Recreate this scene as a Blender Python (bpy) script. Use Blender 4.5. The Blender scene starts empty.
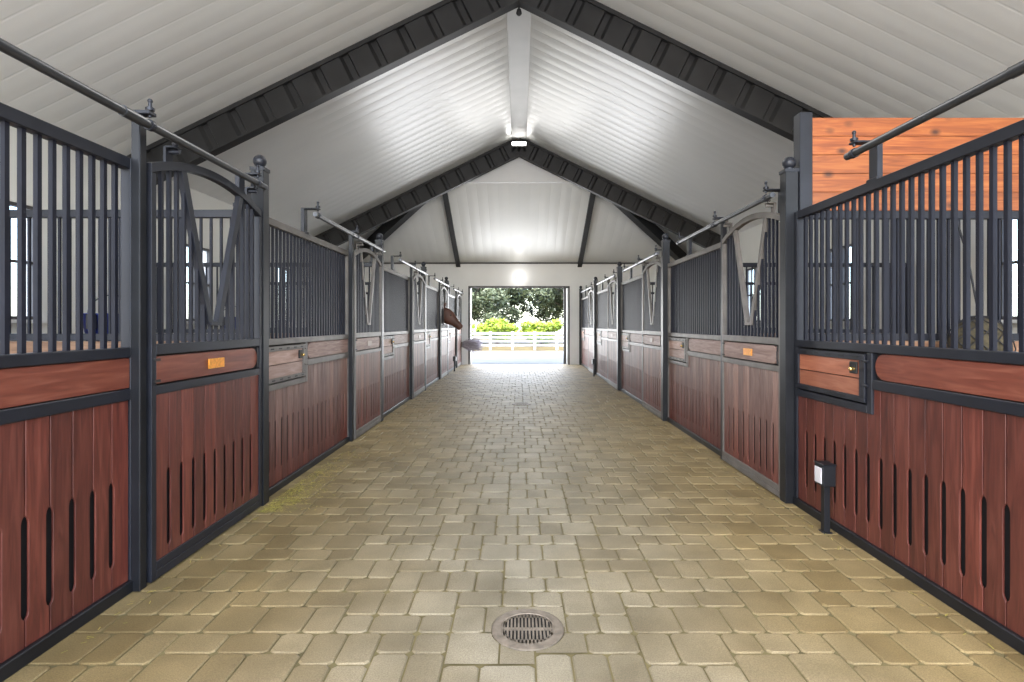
import bpy, math, random
from mathutils import Vector, Matrix
R = random.Random(7)
SC = bpy.context.scene
COL = SC.collection
PI = math.pi

# ------------------------------------------------------------------ materials
def new_mat(name):
    m = bpy.data.materials.new(name); m.use_nodes = True
    nt = m.node_tree; nt.nodes.clear()
    out = nt.nodes.new('ShaderNodeOutputMaterial')
    b = nt.nodes.new('ShaderNodeBsdfPrincipled')
    nt.links.new(b.outputs[0], out.inputs[0])
    return m, nt, b, out
def setc(b, c, rough=.5, metal=0, spec=.5, coat=0, coat_r=.1):
    b.inputs['Base Color'].default_value = (*c, 1)
    b.inputs['Roughness'].default_value = rough
    b.inputs['Metallic'].default_value = metal
    b.inputs['Specular IOR Level'].default_value = spec
    b.inputs['Coat Weight'].default_value = coat
    b.inputs['Coat Roughness'].default_value = coat_r
def nd(nt, t, **k):
    n = nt.nodes.new(t)
    for a, v in k.items(): setattr(n, a, v)
    return n
def noise(nt, scale, detail=3, coord='Object', stretch=(1,1,1), rough=.5, dist=0):
    tc = nd(nt, 'ShaderNodeTexCoord'); mp = nd(nt, 'ShaderNodeMapping')
    mp.inputs['Scale'].default_value = stretch
    nt.links.new(tc.outputs[coord], mp.inputs[0])
    n = nd(nt, 'ShaderNodeTexNoise'); n.inputs['Scale'].default_value = scale
    n.inputs['Detail'].default_value = detail; n.inputs['Roughness'].default_value = rough
    n.inputs['Distortion'].default_value = dist
    nt.links.new(mp.outputs[0], n.inputs['Vector'])
    return n.outputs['Fac']
def ramp(nt, fac, stops):
    r = nd(nt, 'ShaderNodeValToRGB'); e = r.color_ramp.elements
    while len(e) < len(stops): e.new(.5)
    for i, (p, c) in enumerate(stops):
        e[i].position = p; e[i].color = (*c, 1) if len(c) == 3 else c
    nt.links.new(fac, r.inputs[0]); return r.outputs[0]
def mix(nt, a, b, fac, mode='MIX'):
    m = nd(nt, 'ShaderNodeMix', data_type='RGBA', blend_type=mode)
    for s, v in ((m.inputs[6], a), (m.inputs[7], b), (m.inputs[0], fac)):
        if hasattr(v, 'is_linked'): nt.links.new(v, s)
        else: s.default_value = (*v, 1) if isinstance(v, tuple) else v
    return m.outputs[2]
def bump(nt, b, h, strength=.3, dist=.01):
    n = nd(nt, 'ShaderNodeBump'); n.inputs['Strength'].default_value = strength
    n.inputs['Distance'].default_value = dist
    nt.links.new(h, n.inputs['Height']); nt.links.new(n.outputs[0], b.inputs['Normal'])
def attr(nt):
    a = nd(nt, 'ShaderNodeAttribute'); a.attribute_name = 'Col'
    s = nd(nt, 'ShaderNodeSeparateColor'); nt.links.new(a.outputs['Color'], s.inputs[0])
    return s.outputs[0]

def simple(name, c, rough=.5, metal=0, spec=.5, coat=0, var=.12, sc=8, bmp=0):
    m, nt, b, o = new_mat(name); setc(b, c, rough, metal, spec, coat)
    f = noise(nt, sc)
    c2 = tuple(min(1, x*(1+var)) for x in c); c1 = tuple(x*(1-var) for x in c)
    nt.links.new(ramp(nt, f, [(.3, c1), (.7, c2)]), b.inputs['Base Color'])
    if bmp: bump(nt, b, noise(nt, sc*12, 2), bmp, .004)
    return m
def wood(name, dark, mid, light, rough=.38, grain=(14, 14, 1.3), coat=.25, knots=False, fade=False):
    m, nt, b, o = new_mat(name); setc(b, mid, rough, 0, .5, coat, .22)
    tc = nd(nt, 'ShaderNodeTexCoord'); at = attr(nt)
    mm = nd(nt, 'ShaderNodeMath', operation='MULTIPLY'); mm.inputs[1].default_value = 37.0
    nt.links.new(at, mm.inputs[0])
    cb = nd(nt, 'ShaderNodeCombineXYZ')
    for i in range(3): nt.links.new(mm.outputs[0], cb.inputs[i])
    mp = nd(nt, 'ShaderNodeMapping'); mp.inputs['Scale'].default_value = grain
    nt.links.new(tc.outputs['Object'], mp.inputs[0]); nt.links.new(cb.outputs[0], mp.inputs[1])
    n = nd(nt, 'ShaderNodeTexNoise'); n.inputs['Scale'].default_value = 2.2
    n.inputs['Detail'].default_value = 6; n.inputs['Distortion'].default_value = 1.2
    nt.links.new(mp.outputs[0], n.inputs['Vector'])
    col = ramp(nt, n.outputs['Fac'], [(.28, dark), (.5, mid), (.75, light)])
    tint = ramp(nt, at, [(0, (.74, .72, .72)), (.5, (1, 1, 1)), (1, (1.25, 1.16, 1.1))])
    col = mix(nt, col, tint, 1.0, 'MULTIPLY')
    if fade:  # blend to a paler wood towards the top of the boards
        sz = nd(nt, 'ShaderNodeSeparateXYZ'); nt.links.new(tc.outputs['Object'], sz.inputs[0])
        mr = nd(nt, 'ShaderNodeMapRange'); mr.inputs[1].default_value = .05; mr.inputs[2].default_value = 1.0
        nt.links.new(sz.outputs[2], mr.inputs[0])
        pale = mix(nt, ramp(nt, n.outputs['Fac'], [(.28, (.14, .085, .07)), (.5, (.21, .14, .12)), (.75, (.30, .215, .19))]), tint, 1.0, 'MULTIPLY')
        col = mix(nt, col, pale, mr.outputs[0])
    if knots:
        v = nd(nt, 'ShaderNodeTexVoronoi'); v.inputs['Scale'].default_value = 1
        mp2 = nd(nt, 'ShaderNodeMapping'); mp2.inputs['Scale'].default_value = (3.5, 5.5, 5.5)
        nt.links.new(tc.outputs['Object'], mp2.inputs[0]); nt.links.new(mp2.outputs[0], v.inputs['Vector'])
        k = ramp(nt, v.outputs['Distance'], [(.05, (1, 1, 1)), (.2, (0, 0, 0))])
        col = mix(nt, col, (.06, .018, .008), k)
    nt.links.new(col, b.inputs['Base Color'])
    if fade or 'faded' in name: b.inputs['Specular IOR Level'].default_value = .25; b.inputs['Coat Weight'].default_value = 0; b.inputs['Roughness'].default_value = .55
    bump(nt, b, n.outputs['Fac'], .25, .004)
    return m
def emis(name, c, s):
    m, nt, b, o = new_mat(name); setc(b, c, .4)
    b.inputs['Emission Color'].default_value = (*c, 1); b.inputs['Emission Strength'].default_value = s
    return m

M = {}
M['steel'] = simple('dark_bronze_steel', (.015, .0165, .023), .42, .2, .4, var=.2, sc=5)
M['bar_steel'] = simple('dark_bar_steel', (.007, .008, .015), .5, .1, .3, var=.2, sc=5)
M['steel_paler'] = simple('paler_steel_frame', (.12, .108, .098), .5, .1, .4, var=.25, sc=6)  # paler steel for the frames of the farther stalls
M['post_steel'] = simple('black_post_steel', (.010, .011, .014), .42, .2, .4, var=.25, sc=5)
M['rafter'] = simple('dark_rafter_steel', (.019, .019, .02), .5, .1, .4, var=.3, sc=3)
M['galv'] = simple('grey_steel_rail', (.075, .078, .085), .34, .7, .5, var=.15, sc=6)
M['black'] = simple('black_matte', (.008, .008, .009), .6)
M['wood'] = wood('red_brown_hardwood', (.055, .0135, .0105), (.098, .0245, .0175), (.145, .043, .03), rough=.45, coat=.12)
M['wood_paler'] = wood('faded_brown_hardwood', (.055, .0135, .0105), (.098, .0245, .0175), (.145, .043, .03), rough=.45, coat=.12, fade=True)  # paler version of the red-brown planks, for the farther stalls
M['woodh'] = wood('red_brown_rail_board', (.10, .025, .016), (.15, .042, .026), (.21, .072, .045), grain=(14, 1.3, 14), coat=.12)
M['woodh_paler'] = wood('faded_rail_board', (.17, .10, .085), (.25, .165, .14), (.34, .24, .21), rough=.5, grain=(14, 1.3, 14), coat=.1)
M['hatchw_paler'] = wood('faded_hatch_boards', (.25, .16, .13), (.34, .235, .20), (.44, .33, .29), rough=.5, grain=(14, 1.3, 14), coat=.1)
M['hatchw'] = wood('tan_hatch_boards', (.21, .068, .035), (.30, .105, .058), (.38, .16, .095), grain=(14, 1.3, 14))
M['pine'] = wood('orange_knotty_pine', (.17, .042, .011), (.26, .072, .017), (.37, .125, .032), .6, grain=(1.1, 14, 14), coat=.15, knots=True)
M['slot_back'] = simple('dark_slot_backing', (.006, .004, .004), .8)  # near-black, so the plank slots look dark inside
M['parti'] = wood('partition_boards', (.12, .06, .035), (.2, .11, .06), (.28, .17, .1), .6, grain=(1.1, 14, 14), coat=0)
M['brass'] = simple('orange_brass_plate', (.75, .3, .035), .42, .35, .5, var=.2, sc=60)
M['brass2'] = simple('bright_brass', (.8, .55, .2), .25, .9)
M['wallw'] = simple('cream_wall_paint', (.66, .655, .62), .55, var=.03, sc=2, bmp=.05)
M['endw'] = simple('white_end_wall_paint', (.72, .72, .72), .45, var=.03, sc=2)
M['trimw'] = simple('white_metal_trim', (.66, .66, .66), .42, var=.05, sc=3)
M['frame'] = simple('dark_jamb_metal', (.05, .045, .045), .5)
M['cast'] = simple('cast_iron_drain', (.16, .135, .105), .6, .3, var=.3, sc=25, bmp=.2)
M['hole'] = simple('drain_shadow', (.006, .006, .005), .9)
M['bluep'] = simple('blue_plastic', (.012, .025, .16), .4)
M['white_plate'] = simple('pale_cover_plate', (.6, .58, .6), .35)
M['fencew'] = simple('white_vinyl_fence', (.8, .8, .8), .5, var=.03)
M['concrete'] = simple('pale_concrete', (.31, .285, .25), .8, var=.1, sc=1.5)
M['dirt'] = simple('stall_bedding', (.28, .2, .12), .9, var=.3, sc=10, bmp=.4)
M['grassg'] = simple('dry_tan_grass', (.2, .14, .045), .9, var=.3, sc=1.5, bmp=.4)
M['bark'] = simple('grey_bark', (.2, .16, .12), .9, var=.35, sc=6, bmp=.4)
M['hay'] = simple('dark_hay', (.05, .04, .02), .9, var=.5, sc=40, bmp=.6)
M['net'] = simple('black_net_cord', (.01, .01, .012), .7)
M['lamp'] = emis('lamp_lens', (1, .98, .95), 22)
M['horse'] = simple('chestnut_coat', (.095, .036, .022), .55, var=.3, sc=4)
M['mane'] = simple('dark_mane', (.03, .014, .01), .7, var=.3, sc=30)
M['eye'] = simple('dark_eye', (.01, .007, .005), .1)
def leafmat(name, a, b_, c, tr=.25):
    m, nt, b, o = new_mat(name); setc(b, a, .45)
    nt.links.new(ramp(nt, attr(nt), [(0, a), (.55, b_), (1, c)]), b.inputs['Base Color'])
    b.inputs['Subsurface Weight'].default_value = 0
    return m
M['oak'] = leafmat('oak_leaves', (.035, .045, .018), (.10, .12, .05), (.34, .36, .22))
M['hedge'] = leafmat('bright_hedge_leaves', (.10, .16, .015), (.36, .46, .03), (.62, .68, .12))
M['tuft'] = leafmat('pale_grey_stems', (.22, .2, .24), (.4, .38, .43), (.6, .58, .63))
M['straw'] = leafmat('straw_bits', (.22, .24, .03), (.42, .36, .06), (.62, .5, .16))
# glass
m, nt, b, o = new_mat('window_glass'); nt.nodes.remove(b)
tr = nd(nt, 'ShaderNodeBsdfTransparent'); tr.inputs[0].default_value = (.93, .96, 1, 1)
gl = nd(nt, 'ShaderNodeBsdfGlossy'); gl.inputs['Roughness'].default_value = .02
ms = nd(nt, 'ShaderNodeMixShader'); ms.inputs[0].default_value = .06
nt.links.new(tr.outputs[0], ms.inputs[1]); nt.links.new(gl.outputs[0], ms.inputs[2])
nt.links.new(ms.outputs[0], o.inputs[0]); M['glass'] = m
# ceiling : satin white liner panels
m, nt, b, o = new_mat('white_liner_panel'); setc(b, (.5, .505, .49), .34, 0, .5)
nt.links.new(ramp(nt, noise(nt, .7, 3), [(.3, (.66, .665, .645)), (.7, (.72, .72, .70))]), b.inputs['Base Color'])
M['ceil'] = m
# pavers
m, nt, b, o = new_mat('concrete_pavers'); setc(b, (.3, .26, .16), .62, 0, .5)
at = attr(nt)
tc = nd(nt, 'ShaderNodeTexCoord'); sx = nd(nt, 'ShaderNodeSeparateXYZ'); nt.links.new(tc.outputs['Object'], sx.inputs[0])
ab = nd(nt, 'ShaderNodeMath', operation='ABSOLUTE'); nt.links.new(sx.outputs[0], ab.inputs[0])
wv = nd(nt, 'ShaderNodeMath', operation='MULTIPLY_ADD'); nt.links.new(noise(nt, .9, 3), wv.inputs[0]); wv.inputs[1].default_value = 1.3
nt.links.new(ab.outputs[0], wv.inputs[2])
stain = ramp(nt, wv.outputs[0], [(.55, (0, 0, 0)), (1.0, (1, 1, 1))])
sm = nd(nt, 'ShaderNodeMapRange'); sm.inputs[1].default_value = .75; sm.inputs[2].default_value = 2.3
nt.links.new(wv.outputs[0], sm.inputs[0])
grey = ramp(nt, at, [(0, (.155, .135, .090)), (.5, (.186, .163, .112)), (1, (.215, .193, .14))])
tan = ramp(nt, at, [(0, (.162, .117, .048)), (.5, (.196, .145, .064)), (1, (.226, .172, .082))])
c = mix(nt, grey, tan, sm.outputs[0])
c = mix(nt, c, ramp(nt, noise(nt, 3, 4), [(.3, (.74, .72, .66)), (.7, (1.2, 1.2, 1.2))]), 1.0, 'MULTIPLY')
c = mix(nt, c, ramp(nt, noise(nt, 170, 2, rough=.7), [(.3, (.72, .72, .72)), (.7, (1.25, 1.25, 1.25))]), 1.0, 'MULTIPLY')
nt.links.new(c, b.inputs['Base Color'])
bump(nt, b, noise(nt, 90, 4, rough=.7), .35, .004); M['paver'] = m
M['joint'] = simple('joint_sand', (.125, .105, .045), .95, var=.35, sc=4)

# ------------------------------------------------------------------ mesh builder
class MB:
    def __init__(s): s.v = []; s.f = []; s.c = []; s.sm = []
    def add(s, vs, fs, col=.5, smooth=False):
        o = len(s.v); s.v += [tuple(p) for p in vs]
        for f in fs: s.f.append(tuple(i+o for i in f)); s.c.append(col); s.sm.append(smooth)
    def box(s, x0, x1, y0, y1, z0, z1, col=.5):
        s.add([(x0,y0,z0),(x1,y0,z0),(x1,y1,z0),(x0,y1,z0),(x0,y0,z1),(x1,y0,z1),(x1,y1,z1),(x0,y1,z1)],
              [(0,3,2,1),(4,5,6,7),(0,1,5,4),(1,2,6,5),(2,3,7,6),(3,0,4,7)], col)
    def bar(s, a, b, w, h, up=(0,0,1), col=.5):
        a = Vector(a); b = Vector(b); d = (b-a).normalized(); u = Vector(up)
        sd = d.cross(u).normalized(); u = sd.cross(d).normalized()
        P = []
        for p in (a, b):
            for i, j in ((-1,-1),(1,-1),(1,1),(-1,1)): P.append(p + sd*w*.5*i + u*h*.5*j)
        s.add(P, [(3,2,1,0),(4,5,6,7),(0,1,5,4),(1,2,6,5),(2,3,7,6),(3,0,4,7)], col)
    def tube(s, pts, rad, n=10, col=.5, cap=True):
        pts = [Vector(p) for p in pts]
        if not hasattr(rad, '__len__'): rad = [rad]*len(pts)
        P = []
        for k, p in enumerate(pts):
            d = (pts[min(k+1, len(pts)-1)] - pts[max(k-1, 0)]).normalized()
            u = Vector((0,0,1)) if abs(d.z) < .9 else Vector((1,0,0))
            a = d.cross(u).normalized(); c = a.cross(d).normalized()
            for i in range(n):
                t = 2*PI*i/n; P.append(p + (a*math.cos(t)+c*math.sin(t))*rad[k])
        F = []
        for k in range(len(pts)-1):
            for i in range(n):
                j = (i+1) % n; F.append((k*n+i, k*n+j, (k+1)*n+j, (k+1)*n+i))
        s.add(P, F, col, True)
        if cap:
            s.add(P[:n], [tuple(range(n-1,-1,-1))], col); s.add(P[-n:], [tuple(range(n))], col)
    def ball(s, c, r, seg=14, rg=9, col=.5, sc=(1,1,1)):
        P = []; F = []
        for i in range(rg+1):
            t = PI*i/rg
            for j in range(seg):
                p = 2*PI*j/seg
                P.append((c[0]+r*sc[0]*math.sin(t)*math.cos(p), c[1]+r*sc[1]*math.sin(t)*math.sin(p), c[2]+r*sc[2]*math.cos(t)))
        for i in range(rg):
            for j in range(seg):
                k = (j+1) % seg; F.append((i*seg+j, (i+1)*seg+j, (i+1)*seg+k, i*seg+k))
        s.add(P, F, col, True)
    def prism(s, poly, x0, x1, col=.5):
        """poly in (y,z), extruded along x"""
        n = len(poly)
        P = [(x0, y, z) for y, z in poly] + [(x1, y, z) for y, z in poly]
        F = [tuple(range(n-1,-1,-1)), tuple(range(n, 2*n))] + [(i, (i+1) % n, (i+1) % n+n, i+n) for i in range(n)]
        s.add(P, F, col)
    def mesh(s, name):
        me = bpy.data.meshes.new(name); me.from_pydata(s.v, [], s.f)
        me.polygons.foreach_set('use_smooth', s.sm)
        ca = me.color_attributes.new('Col', 'FLOAT_COLOR', 'CORNER')
        arr = []
        for f, c in zip(s.f, s.c): arr += [c, c, c, 1.0]*len(f)
        ca.data.foreach_set('color', arr)
        me.validate(); me.update(); return me
    def build(s, name, mat, parent=None, bevel=0, loc=None, fix=True):
        me = s.mesh(name); me.materials.append(M[mat] if isinstance(mat, str) else mat)
        if fix:
            import bmesh
            bm = bmesh.new(); bm.from_mesh(me); bmesh.ops.recalc_face_normals(bm, faces=bm.faces); bm.to_mesh(me); bm.free()
        o = bpy.data.objects.new(name, me); COL.objects.link(o)
        if parent: o.parent = parent
        if loc: o.location = loc
        if bevel:
            b = o.modifiers.new('Bevel', 'BEVEL'); b.width = bevel; b.segments = 1; b.limit_method = 'ANGLE'
        return o
def tag(o, label=None, cat=None, group=None, kind=None):
    if label: o['label'] = label
    if cat: o['category'] = cat
    if group: o['group'] = group
    if kind: o['kind'] = kind
    return o
def empty(name, loc=(0,0,0), rz=0):
    o = bpy.data.objects.new(name, None); COL.objects.link(o); o.location = loc; o.rotation_euler = (0,0,rz)
    o.empty_display_size = .1; return o
def copy_tree(o, parent=None):
    kids = list(o.children)
    c = o.copy(); COL.objects.link(c); c.parent = parent
    for k in kids: copy_tree(k, c)
    return c
def arc(cx, cz, r, a0, a1, n):
    return [(cx+r*math.cos(a0+(a1-a0)*i/n), cz+r*math.sin(a0+(a1-a0)*i/n)) for i in range(n+1)]

# ------------------------------------------------------------------ dimensions
WL, WR, ST = 1.97, 2.08, 3.6
OUT = 5.7                 # outer walls
RIDGE, SL = 6.55, .49
YE = 18.7                 # end wall
ORD = ['nearest', 'second', 'third', 'fourth', 'fifth']
LORG = [.6+ST*k for k in range(5)]
RORG = [4.25+3.58*k for k in range(5)]

# ------------------------------------------------------------------ planks with slots
def planks(mb, y0, y1, zb, tops, x0, x1, pw=.12, slot=(.175, .605)):
    """vertical boards; tops(y)->z top of board; slots cut in both edges"""
    n = max(1, round((y1-y0)/pw)); w = (y1-y0)/n
    for i in range(n):
        a = y0+i*w+.003; b = y0+(i+1)*w-.003; top = tops((a+b)/2)
        h = .0148
        L = []; s0, s1 = slot
        poly = [(a, zb), (b, zb)]
        if i < n-1: poly += [(b, s0), (b-h*.7, s0+.012), (b-h, s0+.03), (b-h, s1-.03), (b-h*.7, s1-.012), (b, s1)]
        poly += [(b, top), (a, top)]
        if i > 0: poly += [(a, s1), (a+h*.7, s1-.012), (a+h, s1-.03), (a+h, s0+.03), (a+h*.7, s0+.012), (a, s0)]
        # keep the board as three quads stacks for clean shading
        mb.prism(poly, x0, x1, R.random())

# ------------------------------------------------------------------ fixed stall panel (local: origin at main post, +y along, aisle at +x)
def make_panel():
    root = empty('stall_front_panel')
    F0, F1 = -.115, -.06
    y0, y1 = .052, 2.262
    fr = MB()
    fr.box(F0, F1, y0, y0+.04, .0, 2.27); fr.box(F0, F1, y1-.04, y1, .0, 2.27)
    fr.box(F0, F1, y0+.04, y1-.04, 2.21, 2.27)
    fr.box(F0, F1+.004, y0+.04, y1-.04, 1.225, 1.278)
    fr.box(F0, F1+.004, .98, y1-.04, 1.003, 1.062)
    fr.box(F0, F1+.004, .93, .98, .85, 1.225); fr.box(F0, F1+.004, y0+.04, .93, .85, .90)
    fr.build('steel_frame', 'steel', root, .004)
    bb = MB(); bb.box(F0-.01, F1+.012, y0, y1, 0, .062); bb.build('bottom_rail', 'post_steel', root, .004)
    g = MB(); n = 28
    for i in range(n):
        y = y0+.04+(y1-y0-.08)*(i+1)/(n+1); g.box(-.098, -.078, y-.0105, y+.0105, 1.27, 2.22)
    g.build('bar_grille', 'bar_steel', root)
    p = MB(); planks(p, y0+.04, y1-.04, .062, lambda y: .85 if y < .955 else 1.003, -.080, -.07)
    p.build('plank_panel', 'wood', root, .0015)
    l = MB(); l.box(-.113, -.1, y0+.04, y1-.04, .06, 1.225); l.build('slot_backing', 'slot_back', root)  # added black sheet, stands in for the dark inside the slots
    # upper board with rounded end
    u = MB(); poly = [(y1-.04, 1.066), (y1-.04, 1.222)] + [(yy, zz) for yy, zz in arc(1.075, 1.144, .078, PI/2, 3*PI/2, 10)]
    u.prism(poly, -.092, -.064, .55); u.build('rail_board', 'woodh', root, .003)
    cp = MB(); cp.box(-.098, -.09, .98, 1.12, 1.062, 1.225)
    for z in (1.085, 1.2): cp.ball((-.085, 1.0, z), .009, 8, 5)
    cp.build('corner_plate', 'black', root)
    # feed hatch
    a, b, z0, z1 = .098, .918, .912, 1.212
    h = MB(); x0, x1 = -.09, -.05
    hf = [(a, b, z1-.04, z1), (a, b, z0, z0+.035), (a, a+.03, z0+.035, z1-.04), (b-.055, b, z0+.035, z1-.04)]
    for q in hf: h.box(x0, x1, *q)
    for z in (1.02, 1.17): h.tube([(-.052, b-.02, z), (-.052, b+.03, z)], .008, 8)
    hatch = h.build('feed_hatch', 'steel', root, .003)
    for k in range(5):
        yy = a+.1+k*.15
        for q in ((yy, yy+.055, z1-.026, z1-.014), (yy+.02, yy+.075, z0+.012, z0+.024)):
            s = MB(); s.box(-.0502, -.0485, *q); s.build('hatch_slot', 'black', hatch)
    zm = (z0+z1)/2-.005
    for q, c in (((zm+.003, z1-.04), .8), ((z0+.035, zm-.003), .35)):
        w = MB(); w.box(-.085, -.062, a+.03, b-.055, q[0], q[1], c)
        w.build('hatch_board', 'hatchw', hatch, .002)
    lt = MB(); lt.box(-.06, -.048, b-.15, b-.075, 1.085, 1.16); lt.build('hatch_latch', 'black', hatch, .003)
    kb = MB(); kb.tube([(-.048, b-.105, 1.115), (-.03, b-.105, 1.115)], .012, 10); kb.ball((-.03, b-.105, 1.115), .014, 10, 6)
    kb.build('latch_knob', 'brass2', hatch)
    return root

# ------------------------------------------------------------------ sliding door
D0, D1 = 2.295, 3.54
def arch_z(y):
    t = (y-D0)/(D1-D0)*2-1
    return 2.265 + .12*(1-t*t)
def make_door():
    root = empty('sliding_stall_door')
    X0, X1 = -.045, 0.0
    fr = MB()
    fr.box(X0, X1, D0, D0+.04, .012, 2.216); fr.box(X0, X1, D1-.04, D1, .012, 2.216)
    fr.box(X0, X1, D0+.04, D1-.04, 1.233, 1.29); fr.box(X0, X1, D0+.04, D1-.04, 1.015, 1.063)
    fr.box(X0, X1, D0+.04, D1-.04, .012, .058); fr.box(X0, X1-.004, D0+.04, D1-.04, .058, .062); fr.box(X0, X1, D0+.04, D1-.04, .062, .108)
    n = 20
    up = [(D0+(D1-D0)*i/n) for i in range(n+1)]
    poly = [(y, arch_z(y)) for y in up] + [(y, arch_z(y)-.05) for y in reversed(up)]
    P = [(X0, y, z) for y, z in poly]+[(X1, y, z) for y, z in poly]; m_ = len(poly)
    F = []
    for i in range(n):
        j = 2*n+1-i
        F += [(i, i+1, j-1, j), (i+m_, j+m_, j-1+m_, i+1+m_), (i, i+m_, i+1+m_, i+1), (j, j-1, j-1+m_, j+m_)]
    F += [(0, 2*n+1, 2*n+1+m_, m_), (n, n+m_, n+1+m_, n+1)]
    fr.add(P, F)
    fr.build('door_frame', 'steel', root, .003)
    yc = (D0+D1)/2; TW, BW, ZB = .335, .05, 1.405
    zt = arch_z(yc-TW)-.03
    yk = MB()
    for s_ in (-1, 1): yk.bar((-.0225, yc+s_*TW, zt), (-.0225, yc+s_*BW, ZB), .05, .036, (1,0,0))
    yk.box(-.0475, .0025, yc-BW-.012, yc+BW+.012, ZB-.016, ZB+.01)
    yk.build('yoke_opening', 'steel', root, .002)
    # inner low arch bar behind yoke top, seen through the opening
    g = MB(); nb = 16
    for i in range(nb):
        y = D0+.04+(D1-D0-.08)*(i+1)/(nb+1)
        top = arch_z(y)-.045; d = abs(y-yc)
        if d < TW-.01:
            if d < BW+.012: zt_ = ZB
            else: zt_ = ZB+(zt-ZB)*(d-BW)/(TW-BW)
            g.box(-.032, -.012, y-.01, y+.01, 1.285, zt_-.005)
        else: g.box(-.032, -.012, y-.01, y+.01, 1.285, top)
    g.build('bar_grille', 'bar_steel', root)
    p = MB(); planks(p, D0+.04, D1-.04, .106, lambda y: 1.016, -.018, -.008, .1165, (.155, .595))
    p.build('plank_panel', 'wood', root, .0015)
    l = MB(); l.box(-.043, -.0365, D0+.04, D1-.04, .106, 1.234); l.build('slot_backing', 'slot_back', root)  # same added black sheet behind the door slots
    u = MB(); poly = [(D0+.044, 1.222), (D0+.044, 1.073)] + arc(D1-.04-.105, 1.1475, .0745, -PI/2, PI/2, 10)
    u.prism(poly, -.034, -.004, .45); u.build('rail_board', 'woodh', root, .003)
    k = MB(); k.box(-.036, -.028, D1-.13, D1-.04, 1.066, 1.23)
    k.tube([(-.006, D1-.06, 1.075), (-.001, D1-.066, 1.12), (-.001, D1-.066, 1.17), (-.006, D1-.06, 1.222)], .006, 8)
    k.build('door_latch', 'black', root)
    for z in (1.09, 1.205):
        k = MB(); k.box(-.004, .006, D0+.015, D0+.065, z-.007, z+.007); k.build('bolt', 'black', root)
    k = MB(); k.box(-.004, .004, yc-.09, yc+.09, 1.115, 1.178); k.build('name_plate', 'brass', root, .002)
    for y in (D0+.17, D1-.17):
        h = MB(); zz = arch_z(y)-.01
        h.box(-.03, -.015, y-.03, y+.03, zz, 2.40)
        h.box(-.015, .035, y-.035, y+.035, 2.392, 2.402)
        h.tube([(-.022, y, 2.375), (.045, y, 2.375)], .013, 10)
        h.ball((.02, y, 2.42), .018, 10, 6)
        h.build('track_hanger', 'steel', root)
    return root

# ------------------------------------------------------------------ posts, tracks
def make_post():
    root = empty('main_stall_post')
    s = MB(); s.box(-.095, .005, -.048, .048, 0, 2.60); s.build('post_shaft', 'post_steel', root, .004)
    c = MB(); c.box(-.10, .01, -.053, .053, 2.585, 2.61); c.tube([(-.045, 0, 2.61), (-.045, 0, 2.635)], .03, 14)
    c.ball((-.045, 0, 2.665), .05, 18, 12); c.build('ball_finial', 'steel', root)
    return root
def make_jamb():
    root = empty('door_jamb_post')
    s = MB(); s.box(-.059, -.012, 2.222, 2.277, 0, 2.47); s.build('post_shaft', 'post_steel', root, .004)
    c = MB(); c.box(-.065, -.005, 2.217, 2.282, 2.47, 2.482); c.build('top_cap', 'steel', root)
    return root
def make_track():
    root = empty('sliding_door_track')
    r = MB(); r.tube([(.045, .9, 2.437), (.045, 3.5, 2.437)], .0225, 14)
    r.tube([(.045, 2.02, 2.437), (.045, 2.16, 2.437)], .0265, 14)
    r.build('round_rail', 'galv', root)
    for i, y in enumerate((.97, 2.218, 3.38)):
        b = MB()
        if i != 1:
            b.box(-.105, -.07, y-.04, y+.04, 2.262, 2.50)
            b.box(-.115, -.06, y-.05, y+.05, 2.255, 2.285)
        b.box(-.105, .06, y-.03, y+.03, 2.488 if i == 1 else 2.495, 2.508)
        o = b.build('track_bracket', 'steel', root, .003)
        q = MB()
        q.tube([(.045, y, 2.478), (.045, y, 2.56)], .009, 8); q.ball((.045, y, 2.563), .013, 8, 6)
        q.tube([(.045, y, 2.512), (.045, y, 2.528)], .022, 6)
        q.tube([(.045, y-.014, 2.437), (.045, y+.014, 2.437)], .029, 14)
        q.build('clamp_bolt', 'steel', o)
    return root

SIDE = [('left', -WL, 0, LORG), ('right', WR, PI, RORG)]
protos = {'panel': make_panel(), 'door': make_door(), 'post': make_post(), 'jamb': make_jamb(), 'track': make_track()}
used = set()
def place(kind, x, y, rz):
    if kind in used: o = copy_tree(protos[kind])
    else: o = protos[kind]; used.add(kind)
    o.location = (x, y, 0); o.rotation_euler = (0, 0, rz); return o
M['plate_pale'] = simple('paler_plate', (.3, .23, .19), .5, .2)  # paler, less orange plate for the farther doors
FD = {'orange_brass_plate': 'plate_pale', 'dark_bronze_steel': 'steel_paler', 'red_brown_hardwood': 'wood_paler', 'red_brown_rail_board': 'woodh_paler', 'tan_hatch_boards': 'hatchw_paler'}
def fade(o, plate=True):  # swaps in the paler materials used on the farther stalls
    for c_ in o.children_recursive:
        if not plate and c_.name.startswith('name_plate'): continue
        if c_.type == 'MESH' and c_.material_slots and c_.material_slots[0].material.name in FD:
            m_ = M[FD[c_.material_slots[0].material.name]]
            c_.material_slots[0].link = 'OBJECT'; c_.material_slots[0].material = m_
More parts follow.
